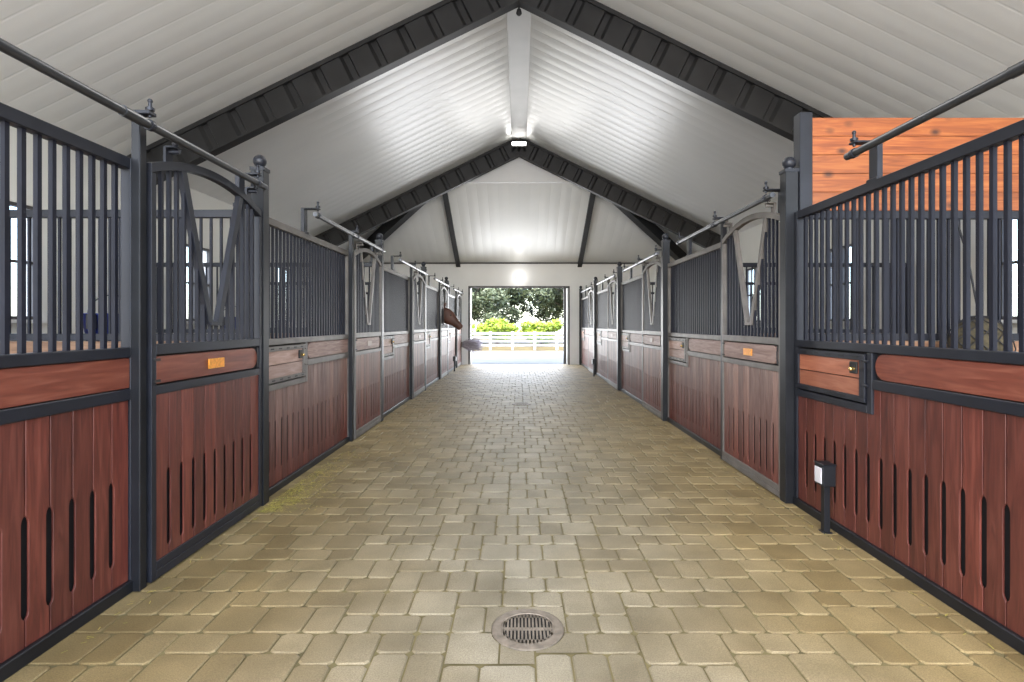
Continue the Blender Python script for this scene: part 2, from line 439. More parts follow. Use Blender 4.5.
for side, x, rz, orgs in SIDE:
    S = 'left-hand' if side == 'left' else 'right-hand'
    for k, y in enumerate(orgs):
        w = ORD[k]
        o = place('panel', x, y, rz)
        tag(o, f'{w} {S} fixed stall front with slotted planks, feed hatch and straight bars', 'stall panel', 'fixed barred stall fronts along the aisle')
        if not (k == 0):
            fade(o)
        o = place('jamb', x, y, rz)
        tag(o, f'{w} black square door jamb post on the {S} side, between barred panel and sliding door', 'post', 'square door jamb posts')
        o = place('track', x, y, rz)
        tag(o, f'{w} grey round sliding-door track above the {S} row of stalls', 'door track', 'sliding door tracks over the stalls')
        if not (side == 'right' and k == 0):
            j = ORD[k-1] if side == 'right' else w
            o = place('door', x, y, rz)
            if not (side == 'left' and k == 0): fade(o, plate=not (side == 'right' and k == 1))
            extra = ' with the chestnut horse looking out' if (side == 'left' and k == 3) else ''
            tag(o, f'{j} arched sliding stall door with V-shaped yoke in the {S} row{extra}', 'stall door', 'arched sliding stall doors')
        if side == 'right' or k > 0:
            j = ORD[k-1] if side == 'left' else w
            o = place('post', x, y, rz)
            tag(o, f'{j} tall black post with round ball finial on the {S} side of the aisle', 'post', 'tall posts with ball finials')

# ------------------------------------------------------------------ partitions between stalls
def make_partition(L):
    root = empty('stall_partition')
    b = MB(); n = 8
    for i in range(n):
        z0 = .04+i*(1.23/n); b.box(0, L, -.02, .02, z0, z0+1.23/n-.005, R.random())
    b.build('board_panel', 'parti', root)
    f = MB(); f.box(0, L, -.025, .025, 1.27, 1.325); f.box(0, L, -.025, .025, 2.225, 2.285)
    f.box(0, .04, -.025, .025, 0, 1.27); f.box(L-.045, L, -.025, .025, 0, 2.225); f.box(0, .04, -.025, .025, 1.325, 2.225)
    f.build('steel_frame', 'steel', root, .003)
    g = MB(); n = int(L/.078)
    for i in range(1, n): g.box(L*i/n-.0085, L*i/n+.0085, -.0085, .0085, 1.32, 2.23)
    g.build('bar_grille', 'bar_steel', root)
    return root
LL = OUT-WL-.105-.01; pr = make_partition(LL); first = True
RL = OUT-WR-.105-.01; pr2 = make_partition(RL)
for side, x, ys in (('left', -OUT+.005, LORG[1:]), ('right', WR+.105, RORG[:4])):
    for k, y in enumerate(ys):
        base = pr if side == 'left' else pr2
        o = base if k == 0 else copy_tree(base)
        o.location = (x, y, 0)
        tag(o, f'{ORD[k]} crosswise barred partition between stalls behind the {side} row of stall fronts', 'partition', 'crosswise partitions between stalls')

# pine boards on the nearest right partition
root = empty('pine_board_screen', (WR+.105, RORG[0], 0))
tag(root, 'orange knotty pine board screen on top of the nearest right partition', 'board screen')
b = MB(); H = (3.02-2.29)/5
for i in range(5): b.box(.1, RL, -.018, .018, 2.29+i*H, 2.29+(i+1)*H-.003, .25+.6*R.random())
b.build('board_panel', 'pine', root, .002)
b = MB(); b.box(.0, .1, -.05, .05, 2.286, 3.05); b.build('screen_post', 'steel', root, .004)

# ------------------------------------------------------------------ building shell
def struct(mb, name, mat, fix=True, **k):
    o = mb.build(name, mat, fix=fix); o['kind'] = 'structure'; return o
Y0 = -2.2
# floor of pavers: ashlar packing on a 75 mm grid
def paver_floor():
    g = .076; xa = -2.06; nx = 56; ya = .55; ny = int((18.95-ya)/g)//5*5
    occ = [[False]*nx for _ in range(ny)]
    mb = MB(); rr = random.Random(3)
    hz = .045
    drains = [(.04, 2.48, .165), (.04, 9.45, .165)]
    cells = []; prev = set()
    def split(n, banned, base, ch=(2, 2, 3)):
        # random widths 2/3 summing to n, steering clear of the seams in 'banned'
        best = None
        for _ in range(14):
            L_ = []; t = n
            while t > 0:
                w_ = rr.choice(ch) if t not in (2, 3) else t
                if t-w_ == 1: continue
                L_.append(w_); t -= w_
            p = base; hit = 0
            for w_ in L_[:-1]: p += w_; hit += p in banned
            if best is None or hit < best[0]: best = (hit, L_)
        return best[1]
    for st in range(ny//5):
        secs = []; t = nx
        while t > 0:
            w_ = rr.choice((4, 5, 5, 6, 7, 8))
            if t-w_ < 4: w_ = t
            secs.append(w_); t -= w_
        p = 0; cur = set(); flip = rr.random() < .5
        for w_ in secs:
            flip = not flip
            hs = (2, 3) if flip else (3, 2)
            low = split(w_, prev, p, (2, 3, 3) if hs[0] == 2 else (2, 2, 2, 3)); q = p; seam = set()
            for ww in low: cells.append((q, st*5, ww, hs[0])); q += ww; seam.add(q)
            top = split(w_, seam, p, (2, 3, 3) if hs[1] == 2 else (2, 2, 2, 3)); q = p
            for ww in top: cells.append((q, st*5+hs[0], ww, hs[1])); q += ww; cur.add(q)
            p += w_; cur.add(p)
        prev = cur
    if True:
        for i, j, w, h in cells:
            x0 = xa+i*g+.004; x1 = xa+(i+w)*g-.004; y0 = ya+j*g+.004; y1 = ya+(j+h)*g-.004
            inside = False
            for dx, dy, dr in drains:
                cx = min(max(dx, x0), x1); cy = min(max(dy, y0), y1)
                if math.hypot(cx-dx, cy-dy) < dr-.004: inside = True
            if inside: drop_list.append((x0, x1, y0, y1, rr.random())); continue
            zt = rr.uniform(-.0015, .0015); bv = .006; c = rr.random()
            tx, ty = rr.uniform(-.001, .001), rr.uniform(-.001, .001)
            cc = .017
            ring = [(x0+cc,y0),(x1-cc,y0),(x1,y0+cc),(x1,y1-cc),(x1-cc,y1),(x0+cc,y1),(x0,y1-cc),(x0,y0+cc)]
            mx, my = (x0+x1)/2, (y0+y1)/2
            def ins(p, d):
                return (p[0]+(d if p[0] < mx else -d), p[1]+(d if p[1] < my else -d))
            V = [(px, py, -.012) for px, py in ring]+[(px, py, zt-.004) for px, py in ring]
            V += [(*ins(p, bv), zt+tx*(1 if p[0] > mx else -1)) for p in ring]
            F = [tuple(range(16, 24))]
            for q in range(8):
                r_ = (q+1) % 8
                F += [(q, r_, r_+8, q+8), (q+8, r_+8, r_+16, q+16)]
            mb.add(V, F, c)
    # cut pavers round the drains: polygons clipped radially
    for x0, x1, y0, y1, c in drop_list:
        nn = 40
        for a in range(nn):
            for b in range(nn):
                ax, bx = x0+(x1-x0)*a/nn, x0+(x1-x0)*(a+1)/nn; ay, by = y0+(y1-y0)*b/nn, y0+(y1-y0)*(b+1)/nn
                if all(math.hypot((ax+bx)/2-dx, (ay+by)/2-dy) > dr+.004 for dx, dy, dr in drains):
                    mb.add([(ax,ay,-.001),(bx,ay,-.001),(bx,by,-.001),(ax,by,-.001)], [(0,1,2,3)], c)
    return mb
drop_list = []
fl = struct(paver_floor(), 'floor', 'paver', fix=False)
b = MB(); b.box(-2.08, 2.2, Y0, 18.95, -.08, -.0075); o = b.build('joint_bed', 'joint', fl)
b = MB(); b.box(-OUT, -2.03, Y0, YE, -.08, -.001); b.box(2.14, OUT, Y0, YE, -.08, -.001); b.box(-2.04, 2.15, Y0, .55, -.02, -.002)
b.build('stall_ground', 'dirt', fl)

def roofz(x): return RIDGE-SL*abs(x)
def hipz(y): return 5.34-.5*(y-15.03)
# ceiling: liner panels, each bowed with a joint groove
def pan(t):   # t in 0..1 across one panel
    if t < .03 or t > .97: return .006
    return .0021*math.cos(2*PI*t)
cl = MB(); PW = .3
ys = []; y = Y0; k = 0
prof = [0, .035, .07, .15, .25, .35, .45, .55, .65, .75, .85, .93, .965]
while y < YE:
    for t in prof:
        yy = y+t*PW
        if yy < YE: ys.append((yy, pan(t)))
    y += PW
ys.append((YE, 0))
for s in (-1, 1):
    V = []; F = []
    def ridge_x(yy): return .19
    for yy, dz in ys:
        # beyond frame two the main slope is cut by the hip line
        if yy <= 15.03: xi = .19
        else: xi = (RIDGE-hipz(yy))/SL
        xi = min(xi, OUT)
        V += [(s*xi, yy, roofz(xi)+dz), (s*(OUT+.02), yy, roofz(OUT+.02)+dz)]
    for i in range(len(ys)-1):
        F.append((2*i, 2*i+1, 2*i+3, 2*i+2))
    cl.add(V, F, .5, True)
# hip plane, panels run down the slope
xs = []; x = -OUT
while x < OUT:
    for t in prof:
        xx = x+t*PW
        if xx < OUT: xs.append((xx, pan(t)))
    x += PW
xs.append((OUT, 0)); V = []; F = []
for xx, dz in xs:
    # top edge: on frame plane or on hip line
    zt = min(5.34, roofz(xx)); yt = 15.03+(5.34-zt)/.5; yt = max(15.03, yt); yt = min(yt, YE)
    V += [(xx, yt, hipz(yt)+dz), (xx, YE+.02, hipz(YE+.02)+dz)]
for i in range(len(xs)-1): F.append((2*i, 2*i+1, 2*i+3, 2*i+2))
cl.add(V, F, .5, True)
ceil = struct(cl, 'ceiling', 'ceil', fix=False)
b = MB(); b.box(-.2, .2, Y0, 15.03, roofz(.19)-.012, roofz(.19)+.02)
b.box(-.2, .2, 7.95, 8.9, roofz(.19)-.02, roofz(.19)-.01)
M['ridge'] = simple('ridge_cap_metal', (.40, .40, .39), .5, var=.06, sc=2); struct(b, 'trim_1', 'ridge')
b = MB(); xg = (RIDGE-5.34)/SL
b.add([(-xg, 15.04, 5.34), (xg, 15.04, 5.34), (0, 15.04, RIDGE), (-xg, 15.08, 5.34), (xg, 15.08, 5.34), (0, 15.08, RIDGE)],
      [(0,1,2), (3,5,4), (0,3,4,1), (1,4,5,2), (2,5,3,0)])
struct(b, 'wall_gable', 'endw')
b = MB(); b.box(-xg, xg, 14.98, 15.05, 5.325, 5.35); struct(b, 'trim_2', 'trimw')
# outer roof skin keeps daylight out
b = MB()
for s in (-1, 1):
    P = [(0, Y0, RIDGE+.08), (s*(OUT+.3), Y0, roofz(OUT+.3)+.08), (s*(OUT+.3), YE+.3, roofz(OUT+.3)+.08), (0, YE+.3, RIDGE+.08)]
    b.add(P + [(p[0], p[1], p[2]+.05) for p in P], [(0,1,2,3), (7,6,5,4), (0,4,5,1), (1,5,6,2), (2,6,7,3), (3,7,4,0)])
struct(b, 'trim_3', 'trimw')
# end wall with opening
DX0, DX1, DZ = -1.72, 1.72, 2.66
eh = hipz(YE)
b = MB()
b.box(-OUT, DX0, YE, YE+.22, 0, 3.6); b.box(DX1, OUT, YE, YE+.22, 0, 3.6); b.box(DX0, DX1, YE, YE+.22, DZ, 3.6)
b.box(-OUT, OUT, YE+.02, YE+.2, 3.6, 4.6)
struct(b, 'wall_back', 'endw')
b = MB()   # slightly proud centre face
b.box(-2.08, DX0, YE-.05, YE, 0, eh-.02); b.box(DX1, 2.08, YE-.05, YE, 0, eh-.02); b.box(DX0, DX1, YE-.05, YE, DZ, eh-.02)
struct(b, 'trim_4', 'endw')
b = MB(); b.box(-OUT, OUT, YE-.09, YE+.0, eh-.03, eh+.015); struct(b, 'trim_5', 'frame')
dr = empty('door_1', (0, YE, 0)); dr['kind'] = 'structure'
b = MB(); b.box(DX0-.03, DX0+.02, -.07, -.045, 0, DZ+.05); b.box(DX1-.02, DX1+.03, -.07, -.045, 0, DZ+.05); b.box(DX0-.03, DX1+.03, -.07, -.045, DZ-.02, DZ+.05)
b.build('door_frame', 'frame', dr)
b = MB(); b.box(DX0+.02, DX0+.06, -.03, .22, 0, DZ); b.box(DX1-.06, DX1-.02, -.03, .22, 0, DZ)
b.build('door_lining', 'trimw', dr)
b = MB(); b.box(DX1+.0-.16, DX1-.06, .23, .27, 0, DZ); b.build('rolling_door_edge', 'frame', dr)

# side walls with window openings
wn = 1
for side, s in (('left', -1), ('right', 1)):
    cs = [2.35+ST*k for k in range(5)]
    hw, z0, z1 = .48, 1.45, 2.78
    b = MB(); xa, xb = (s*OUT, s*(OUT+.18))
    xa, xb = min(xa, xb), max(xa, xb)
    edges = [Y0]
    for c in cs: edges += [c-hw, c+hw]
    edges.append(YE+.2)
    for i in range(0, len(edges), 2): b.box(xa, xb, edges[i], edges[i+1], -.05, roofz(OUT)+.02)
    for c in cs: b.box(xa, xb, c-hw, c+hw, -.05, z0); b.box(xa, xb, c-hw, c+hw, z1, roofz(OUT)+.02)
    struct(b, f'wall_{side}', 'wallw')
    for c in cs:
        w = empty(f'window_{wn}', (s*(OUT+.05), c, 0)); w['kind'] = 'structure'; wn += 1
        f = MB()
        for q in ((-hw, -hw+.04, z0, z1), (hw-.04, hw, z0, z1), (-hw, hw, z0, z0+.04), (-hw, hw, z1-.04, z1), (-hw, hw, (z0+z1)/2-.015, (z0+z1)/2+.015), (-.012, .012, z0, z1)):
            f.box(-.03, .03, *q)
        f.build('window_frame', 'frame', w)
        p = MB(); p.box(-.004, .004, -hw+.03, hw-.03, z0+.03, z1-.03); p.build('window_pane', 'glass', w)
        p = MB(); p.box(-.1*s-.03, -.1*s+.05, -hw-.03, hw+.03, z0-.04, z0); p.build('window_sill', 'trimw', w)

# ------------------------------------------------------------------ roof frames
def rafter_mesh(mb, flange, A, B, depth, half=.06, pitch=.45):
    """corrugated rafter from A (apex) to B (eave), in plane y=const; A,B are top edge (x,z)"""
    ax, az = A; bx, bz = B; L = math.hypot(bx-ax, bz-az); dx, dz = (bx-ax)/L, (bz-az)/L
    nx, nz = (-dz, dx)
    if nz > 0: nx, nz = -nx, -nz
    prof = [(0, 0)]; t = .05
    while t < L-.3:
        prof += [(t, 0), (t+.02, -1), (t+.10, -1), (t+.15, 0)]; t += pitch
    prof.append((L, 0))
    for s in (-1, 1):
        V = []
        for t, d in prof:
            yy = s*(half+d*.05)
            # vertical cut at apex
            V += [(ax+dx*t, yy, az+dz*t), (ax+dx*t+nx*depth, yy, az+dz*t+nz*depth)]
        F = [(2*i, 2*i+2, 2*i+3, 2*i+1) for i in range(len(prof)-1)]
        mb.add(V, F)
        mb.bar((ax+nx*.03, s*(half), az+nz*.03), (bx+nx*.03, s*half, bz+nz*.03), .05, .06, (nx, 0, nz))
    off = depth
    flange.bar((ax+nx*off-dx*.0, 0, az+nz*off), (bx+nx*off, 0, bz+nz*off), half*2+.04, .022, (nx, 0, nz))
for k, (fy, lab) in enumerate(((.62, 'nearest dark steel roof frame above the camera position'), (7.78, 'dark ribbed steel roof frame crossing the ceiling nearest the camera'), (15.0, 'farther dark ribbed steel roof frame with the bright floodlight at its apex'))):
    root = empty('roof_frame', (0, fy, 0)); tag(root, lab, 'roof beam', 'ribbed steel roof frames')
    y_off = -.14 if k == 2 else 0
    for s in (-1, 1):
        a = MB(); fl_ = MB()
        rafter_mesh(a, fl_, (s*.0, RIDGE-.005), (s*(OUT-.03), roofz(OUT-.03)-.012), .465)
        r = a.build('rafter', 'rafter', root, fix=False); r.location.y = y_off
        f = fl_.build('bottom_flange', 'rafter', r)
    if k == 0: continue
for s, n in ((-1, 'left'), (1, 'right')):
    b = MB(); x0 = xg; A = Vector((s*(x0+.15), 15.15, 5.34-.12)); Bp = Vector((s*(OUT-.12), 18.13, roofz(OUT-.1)-.13))
    d = Vector((0, 0, -.13))
    b.bar(A+d, Bp+d, .16, .34)
    b.bar(A+d*2.5, Bp+d*2.5, .22, .025)
    o = b.build('hip_rafter', 'rafter'); tag(o, f'dark diagonal hip rafter at the far {n} corner of the ceiling', 'roof beam', 'hip rafters at the far end')
    b = MB(); b.bar((s*2.09, 15.12, hipz(15.12)-.10), (s*2.09, YE-.1, hipz(YE-.1)-.10), .11, .17)
    b.bar((s*2.09, 15.12, hipz(15.12)-.19), (s*2.09, YE-.1, hipz(YE-.1)-.19), .15, .02)
    o = b.build('end_slope_rafter', 'rafter'); tag(o, f'{n} narrow dark rafter running down the far sloping end ceiling', 'roof beam', 'narrow rafters on the far end slope')

# ------------------------------------------------------------------ flood lights
def flood(loc, sy, label, arm=True):
    root = empty('flood_light', loc); tag(root, label, 'light', 'white flood lights')
    h = MB(); h.box(-.2, .2, -.05*1, .05, -.06, .06); h.build('lamp_housing', 'trimw', root, .008)
    l = MB(); l.box(-.18, .18, min(sy*.051, sy*.058), max(sy*.051, sy*.058), -.045, .045); l.build('lamp_lens', 'lamp', root)
    a = MB(); a.tube([(0, 0, .05), (0, 0, .16)], .015); a.box(-.06, .06, -.03, .03, .15, .17); a.build('lamp_bracket', 'frame', root)
    return root
flood((0, 14.66, 6.28), -1, 'bright white flood light at the ridge, under the apex of the farther roof frame')
b = empty('wall_light', (0, YE-.05, 3.02)); tag(b, 'bright round wall light centred over the far doorway', 'light')
m_ = MB(); m_.box(-.11, .11, -.05, 0, -.09, .09); m_.build('lamp_housing', 'trimw', b, .01)
m_ = MB(); m_.ball((0, -.06, 0), .075, 16, 10, sc=(1, .6, 1)); m_.build('lamp_lens', 'lamp', b)
b = empty('hanging_sensor', (.0, 7.95, 5.97)); tag(b, 'small black fixture hanging from the ridge at the apex of the near roof frame', 'fixture')
m_ = MB(); m_.tube([(0, 0, .42), (0, 0, 0)], .014); m_.build('drop_rod', 'black', b)
m_ = MB(); m_.tube([(0, 0, .06), (0, 0, .0), (0, 0, -.03)], [.03, .045, .02], 12); m_.build('sensor_head', 'black', b)

# ------------------------------------------------------------------ floor drains
def drain(loc, label):
    root = empty('floor_drain', loc); tag(root, label, 'drain', 'round floor drains')
    mb = MB(); N = 48; r0, r1, r2 = .166, .158, .125
    V = []; 
    for r, z in ((r0, -.004), (r0, .003), (r1, .005), (r2, .005), (r2-.004, .001)):
        V += [(r*math.cos(2*PI*i/N), r*math.sin(2*PI*i/N), z) for i in range(N)]
    F = []
    for k in range(4):
        for i in range(N):
            j = (i+1) % N; F.append((k*N+i, k*N+j, (k+1)*N+j, (k+1)*N+i))
    mb.add(V, F); mb.build('drain_ring', 'cast', root)
    g = MB(); gr = .126
    n = 13; pit = 2*.108/n
    xs_ = [-.108+pit*i for i in range(n+1)]
    for x in xs_:
        h = math.sqrt(max(.0001, gr*gr-x*x)); w = .0042
        g.box(x-w, x+w, -h, h, -.006, .002)
    g.box(-gr+.005, gr-.005, -.006, .006, -.006, .0025)
    for i in range(N):
        a0, a1 = 2*PI*i/N, 2*PI*(i+1)/N
        P = [(gr*math.cos(a0), gr*math.sin(a0), .002), (gr*math.cos(a1), gr*math.sin(a1), .002)]
        # fill to the slot field outline
        def inner(a):
            x, y = math.cos(a), math.sin(a); k_ = min(.109/max(abs(x), 1e-4), .089/max(abs(y), 1e-4), .112); return (k_*x, k_*y, .002)
        g.add([P[0], P[1], inner(a1), inner(a0)], [(0, 1, 2, 3)])
    g.build('drain_grate', 'cast', root)
    d = MB(); d.tube([(0, 0, -.0065), (0, 0, -.0055)], .125, 40); d.build('drain_pit', 'hole', root)
    return root
drain((.04, 2.48, .001), 'round cast iron floor drain with slots, nearest the camera in the paving')
drain((.04, 9.45, .001), 'small-looking round floor drain halfway down the paved aisle')

# ------------------------------------------------------------------ outlet posts
def outlet(loc, s, label, h=.46):
    root = empty('outlet_post', loc); tag(root, label, 'outlet post', 'black outlet posts by the stall fronts')
    p = MB(); p.box(-.02, .02, -.022, .022, .0, h-.13); p.box(-.03, .03, -.035, .035, 0, .008); p.build('post', 'post_steel', root, .002)
    b = MB(); b.box(-.045, .04, -.055, .055, h-.14, h); b.box(-.05, .045, -.06, .06, h, h+.008); b.build('outlet_box', 'post_steel', root, .004)
    q = MB(); q.box(min(-s*.046, -s*.052), max(-s*.046, -s*.052), -.04, .04, h-.125, h-.02); q.build('cover_plate', 'white_plate', root, .002)
    return root
outlet((WR-.02, 3.63, 0), 1, 'black outlet post with pale cover plate before the nearest right planked stall front')
outlet((WR-.075, 14.45, 0), 1, 'black outlet post on the right near the far doorway')
outlet((-WL+.06, 16.0, 0), -1, 'small black outlet post on the left near the far doorway', .44)

# ------------------------------------------------------------------ things in the stalls
def tub(loc, label):
    root = empty('blue_bucket', loc); tag(root, label, 'bucket', 'blue buckets on the left partitions')
    b = MB(); N = 28; V = []; F = []
    for r, z in ((.0, 0), (.15, 0), (.2, .33), (.212, .33), (.212, .345), (.195, .345), (.145, .012), (.0, .012)):
        V += [(r*math.cos(2*PI*i/N), r*math.sin(2*PI*i/N), z) for i in range(N)]
    for k in range(7):
        for i in range(N):
            j = (i+1) % N; F.append((k*N+i, k*N+j, (k+1)*N+j, (k+1)*N+i))
    b.add(V, F, .5, True); b.build('bucket_body', 'bluep', root)
    h = MB(); h.tube([(.205*math.cos(t), .0, .33+.17*math.sin(t)) for t in [PI*i/12 for i in range(13)]], .005, 6)
    h.build('handle', 'galv', root)
    h = MB(); h.box(-.03, .03, -.235, -.2, .22, .34); h.build('hanger_clip', 'black', root)
tub((-3.36, LORG[1]+.26, 1.14), 'blue bucket hanging behind the nearest left partition')
tub((-4.25, LORG[2]+.26, 1.16), 'blue bucket hanging behind the second left partition')
root = empty('hay_net', (3.4, RORG[0]-.26, 1.0)); tag(root, 'dark stuffed hay net hanging inside the nearest right stall', 'hay net')
b = MB(); b.ball((0, 0, .22), .21, 18, 12, sc=(1, .75, 1.1)); o = b.build('hay', 'hay', root)
b = MB()
for a in range(10):
    for sg in (-1, 1):
        b.tube([(.222*math.sin(t)*math.cos(a*PI/5+sg*t*1.2), .168*math.sin(t)*math.sin(a*PI/5+sg*t*1.2), .22+.242*math.cos(t)) for t in [PI*i/14 for i in range(15)]], .004, 4, cap=False)
b.build('net_cord', 'net', root)
b = MB(); b.tube([(0, 0, .45), (0, .1, .9), (0, .235, 1.3)], .007, 6); b.build('hanging_rope', 'net', root)

# pale grey tuft on the far wall
root = empty('grey_brush_tuft', (-1.80, YE-.06, .70)); tag(root, 'pale grey bushy tuft sticking out low beside the far doorway on the left', 'dried grass bunch')
b = MB(); rr = random.Random(11)
for i in range(1100):
    th = rr.gauss(0, .32); ph = rr.uniform(-.5, .5); L = rr.uniform(.2, .78)
    d = Vector((math.cos(th), -.35+ph*.4, math.sin(th)*.55)).normalized(); st = Vector((-.18, -.03, 0))+Vector((rr.uniform(-.03, .05), 0, rr.uniform(-.07, .07)))
    e = st+d*L; w = Vector((0, 0, 1)).cross(d).normalized()*.005+Vector((0, 0, .006))
    b.add([st-w, st+w, e+w*.4, e-w*.4], [(0, 1, 2, 3)], rr.random())
b.build('stems', 'tuft', root, fix=False)
b = MB(); b.box(-.24, -.16, -.06, .008, -.08, .08); b.build('wall_holder', 'frame', root, .004)

# straw and moss bits along the left edge
b = MB(); rr = random.Random(5)
for i in range(1300):
    if rr.random() < .72: y = 4.0+abs(rr.gauss(0, .75)); x = -WL+.03+abs(rr.gauss(0, .14)) if y > 4 else 0
    elif rr.random() < .5: y = rr.uniform(2.2, 18); x = WR-.03-abs(rr.gauss(0, .05))
    else: y = rr.uniform(2.2, 18); x = -WL+.02+abs(rr.gauss(0, .05))
    a = rr.uniform(0, PI); L = rr.uniform(.006, .022); w = .0018
    dx, dy = math.cos(a)*L, math.sin(a)*L; ox, oy = -math.sin(a)*w, math.cos(a)*w; z = .003+rr.random()*.004
    b.add([(x-dx-ox, y-dy-oy, z), (x+dx-ox, y+dy-oy, z+.001), (x+dx+ox, y+dy+oy, z+.001), (x-dx+ox, y-dy+oy, z)], [(0,1,2,3)], rr.random())
o = b.build('scattered_straw', 'straw', fix=False)
tag(o, 'scattered yellow-green straw bits on the pavers along the stall fronts', 'straw', kind='stuff')

# ------------------------------------------------------------------ horse (left row, fourth door)
HY = LORG[3]+(D0+D1)/2
root = empty('horse', (0, HY, 0)); tag(root, 'chestnut horse putting its head out through a left stall door', 'horse')
hb = MB()
def loft(rings, n=16):
    V = []; F = []
    for (cx, cy, cz, ry, rz, tilt) in rings:
        for i in range(n):
            t = 2*PI*i/n; lz = rz*math.sin(t); ly = ry*math.cos(t)
            V.append((cx+lz*math.sin(tilt), cy+ly, cz+lz*math.cos(tilt)))
    for k in range(len(rings)-1):
        for i in range(n):
            j = (i+1) % n; F.append((k*n+i, k*n+j, (k+1)*n+j, (k+1)*n+i))
    F += [tuple(range(n-1, -1, -1)), tuple(range((len(rings)-1)*n, len(rings)*n))]
    hb.add(V, F, .5, True)
loft([(-4.86, 0, 1.20, .10, .14, .0), (-4.75, 0, 1.22, .22, .25, 0), (-4.5, 0, 1.2, .28, .33, 0), (-4.1, 0, 1.14, .29, .33, 0), (-3.7, 0, 1.12, .28, .35, 0),
      (-3.4, 0, 1.16, .25, .36, 0), (-3.2, 0, 1.2, .2, .31, -.15), (-3.08, 0, 1.24, .13, .24, -.35)])
NECK = 1
loft([(-3.45, 0, 1.25, .14, .27, -.3), (-3.1, 0, 1.36, .13, .25, -.4), (-2.8, 0, 1.48, .11, .2, -.45), (-2.5, 0, 1.6, .09, .165, -.45), (-2.25, 0, 1.69, .08, .14, -.35), (-2.08, 0, 1.72, .08, .15, -.2), (-1.95, 0, 1.72, .075, .13, 0)])
# head: from poll down and forward to the muzzle (down-right)
ha = math.radians(43)
def hp(t, off=0): return (-1.99+.64*t*math.cos(ha)+off*math.sin(ha), 1.735-.66*t*math.sin(ha)+off*math.cos(ha))
hr = [(-.05, .0, .07, .10), (.1, -.01, .09, .15), (.28, -.03, .095, .17), (.45, -.03, .085, .145), (.65, -.01, .065, .10), (.82, .0, .056, .08), (.94, -.005, .06, .08), (1.0, -.01, .045, .055)]
loft([(hp(t, o_)[0], 0, hp(t, o_)[1], ry*1.1, rz*1.15, PI/2-ha+0) for t, o_, ry, rz in hr])
for (x0, s, front) in ((-3.4, 1, 1), (-3.4, -1, 1), (-4.6, 1, 0), (-4.6, -1, 0)):
    y = s*.16
    if front: pts = [(x0, y, 1.1), (x0, y, .8), (x0+.02, y, .52), (x0, y, .46), (x0, y, .18), (x0+.03, y, .1), (x0+.05, y, 0)]; rd = [.12, .085, .055, .05, .036, .04, .058]
    else: pts = [(x0, y, 1.15), (x0+.12, y, .85), (x0-.04, y, .62), (x0-.12, y, .53), (x0-.09, y, .2), (x0-.05, y, .1), (x0-.03, y, 0)]; rd = [.17, .13, .07, .055, .04, .042, .06]
    hb.tube(pts, rd, 12)
body = hb.build('body', 'horse', root)
rm = body.modifiers.new('Remesh', 'REMESH'); rm.mode = 'VOXEL'; rm.voxel_size = .018; rm.use_smooth_shade = True
sm_ = body.modifiers.new('Smooth', 'SMOOTH'); sm_.factor = .5; sm_.iterations = 4
for s in (-1, 1):
    e = MB(); e.tube([(-1.98, s*.055, 1.84), (-1.96, s*.07, 1.9), (-1.94, s*.075, 1.945), (-1.93, s*.072, 1.975)], [.03, .033, .02, .004], 8); e.build('ear', 'horse', root)
    e = MB(); p = hp(.33, .055); e.ball((p[0], s*.09, p[1]), .021, 10, 8); e.build('eye', 'eye', root)
    e = MB(); p = hp(.93, .03); e.ball((p[0], s*.045, p[1]), .014, 8, 6); e.build('nostril', 'eye', root)
e = MB(); rr = random.Random(9)
for i in range(140):
    t = i/140; cx = -2.05-1.0*t; top = 1.85-.36*t+.02
    z0 = top; e.add([(cx, .0, z0), (cx-.03, .0, z0-.01), (cx-.05, .13+.03*rr.random(), z0-.2-.1*rr.random()), (cx-.02, .13, z0-.19)], [(0, 1, 2, 3)])
    if i < 14: e.add([(-2.02, -.03+i*.004, 1.86), (-2.02, -.02+i*.004, 1.86), (-1.87, -.03+i*.005, 1.7), (-1.87, -.035+i*.005, 1.7)], [(0, 1, 2, 3)])
e.build('mane', 'mane', root, fix=False)
e = MB(); e.tube([(-4.9, 0, 1.32), (-5.0, 0, 1.2), (-5.03, 0, .9), (-5.0, 0, .5)], [.03, .05, .07, .02], 10); e.build('tail', 'mane', root)

# ------------------------------------------------------------------ outside
b = MB(); b.box(-60, 60, 18.96, 90, -.12, -.012)
b.box(-60, -OUT-.18, -40, 18.96, -.12, -.012); b.box(OUT+.18, 60, -40, 18.96, -.12, -.012); b.box(-OUT-.18, OUT+.18, -40, Y0, -.12, -.012)
o = b.build('ground', 'concrete'); o['kind'] = 'structure'
b = MB(); b.box(-60, 60, 28.4, 90, -.011, -.001); o = b.build('dry_grass_field', 'grassg'); tag(o, 'dry tan grass strip beyond the white fence', 'grass', kind='stuff')
root = empty('paddock_fence', (0, 29.2, 0)); tag(root, 'white four-rail paddock fence seen through the far doorway', 'fence')
for i in range(-9, 11):
    p = MB(); x = i*1.2-.35; p.box(x-.06, x+.06, -.06, .06, 0, .98); p.box(x-.07, x+.07, -.07, .07, .98, 1.0); p.build('fence_post', 'fencew', root)
for z in (.26, .48, .69, .9):
    p = MB(); p.box(-11.5, 12, -.1, -.065, z-.055, z+.055); p.build('fence_rail', 'fencew', root)

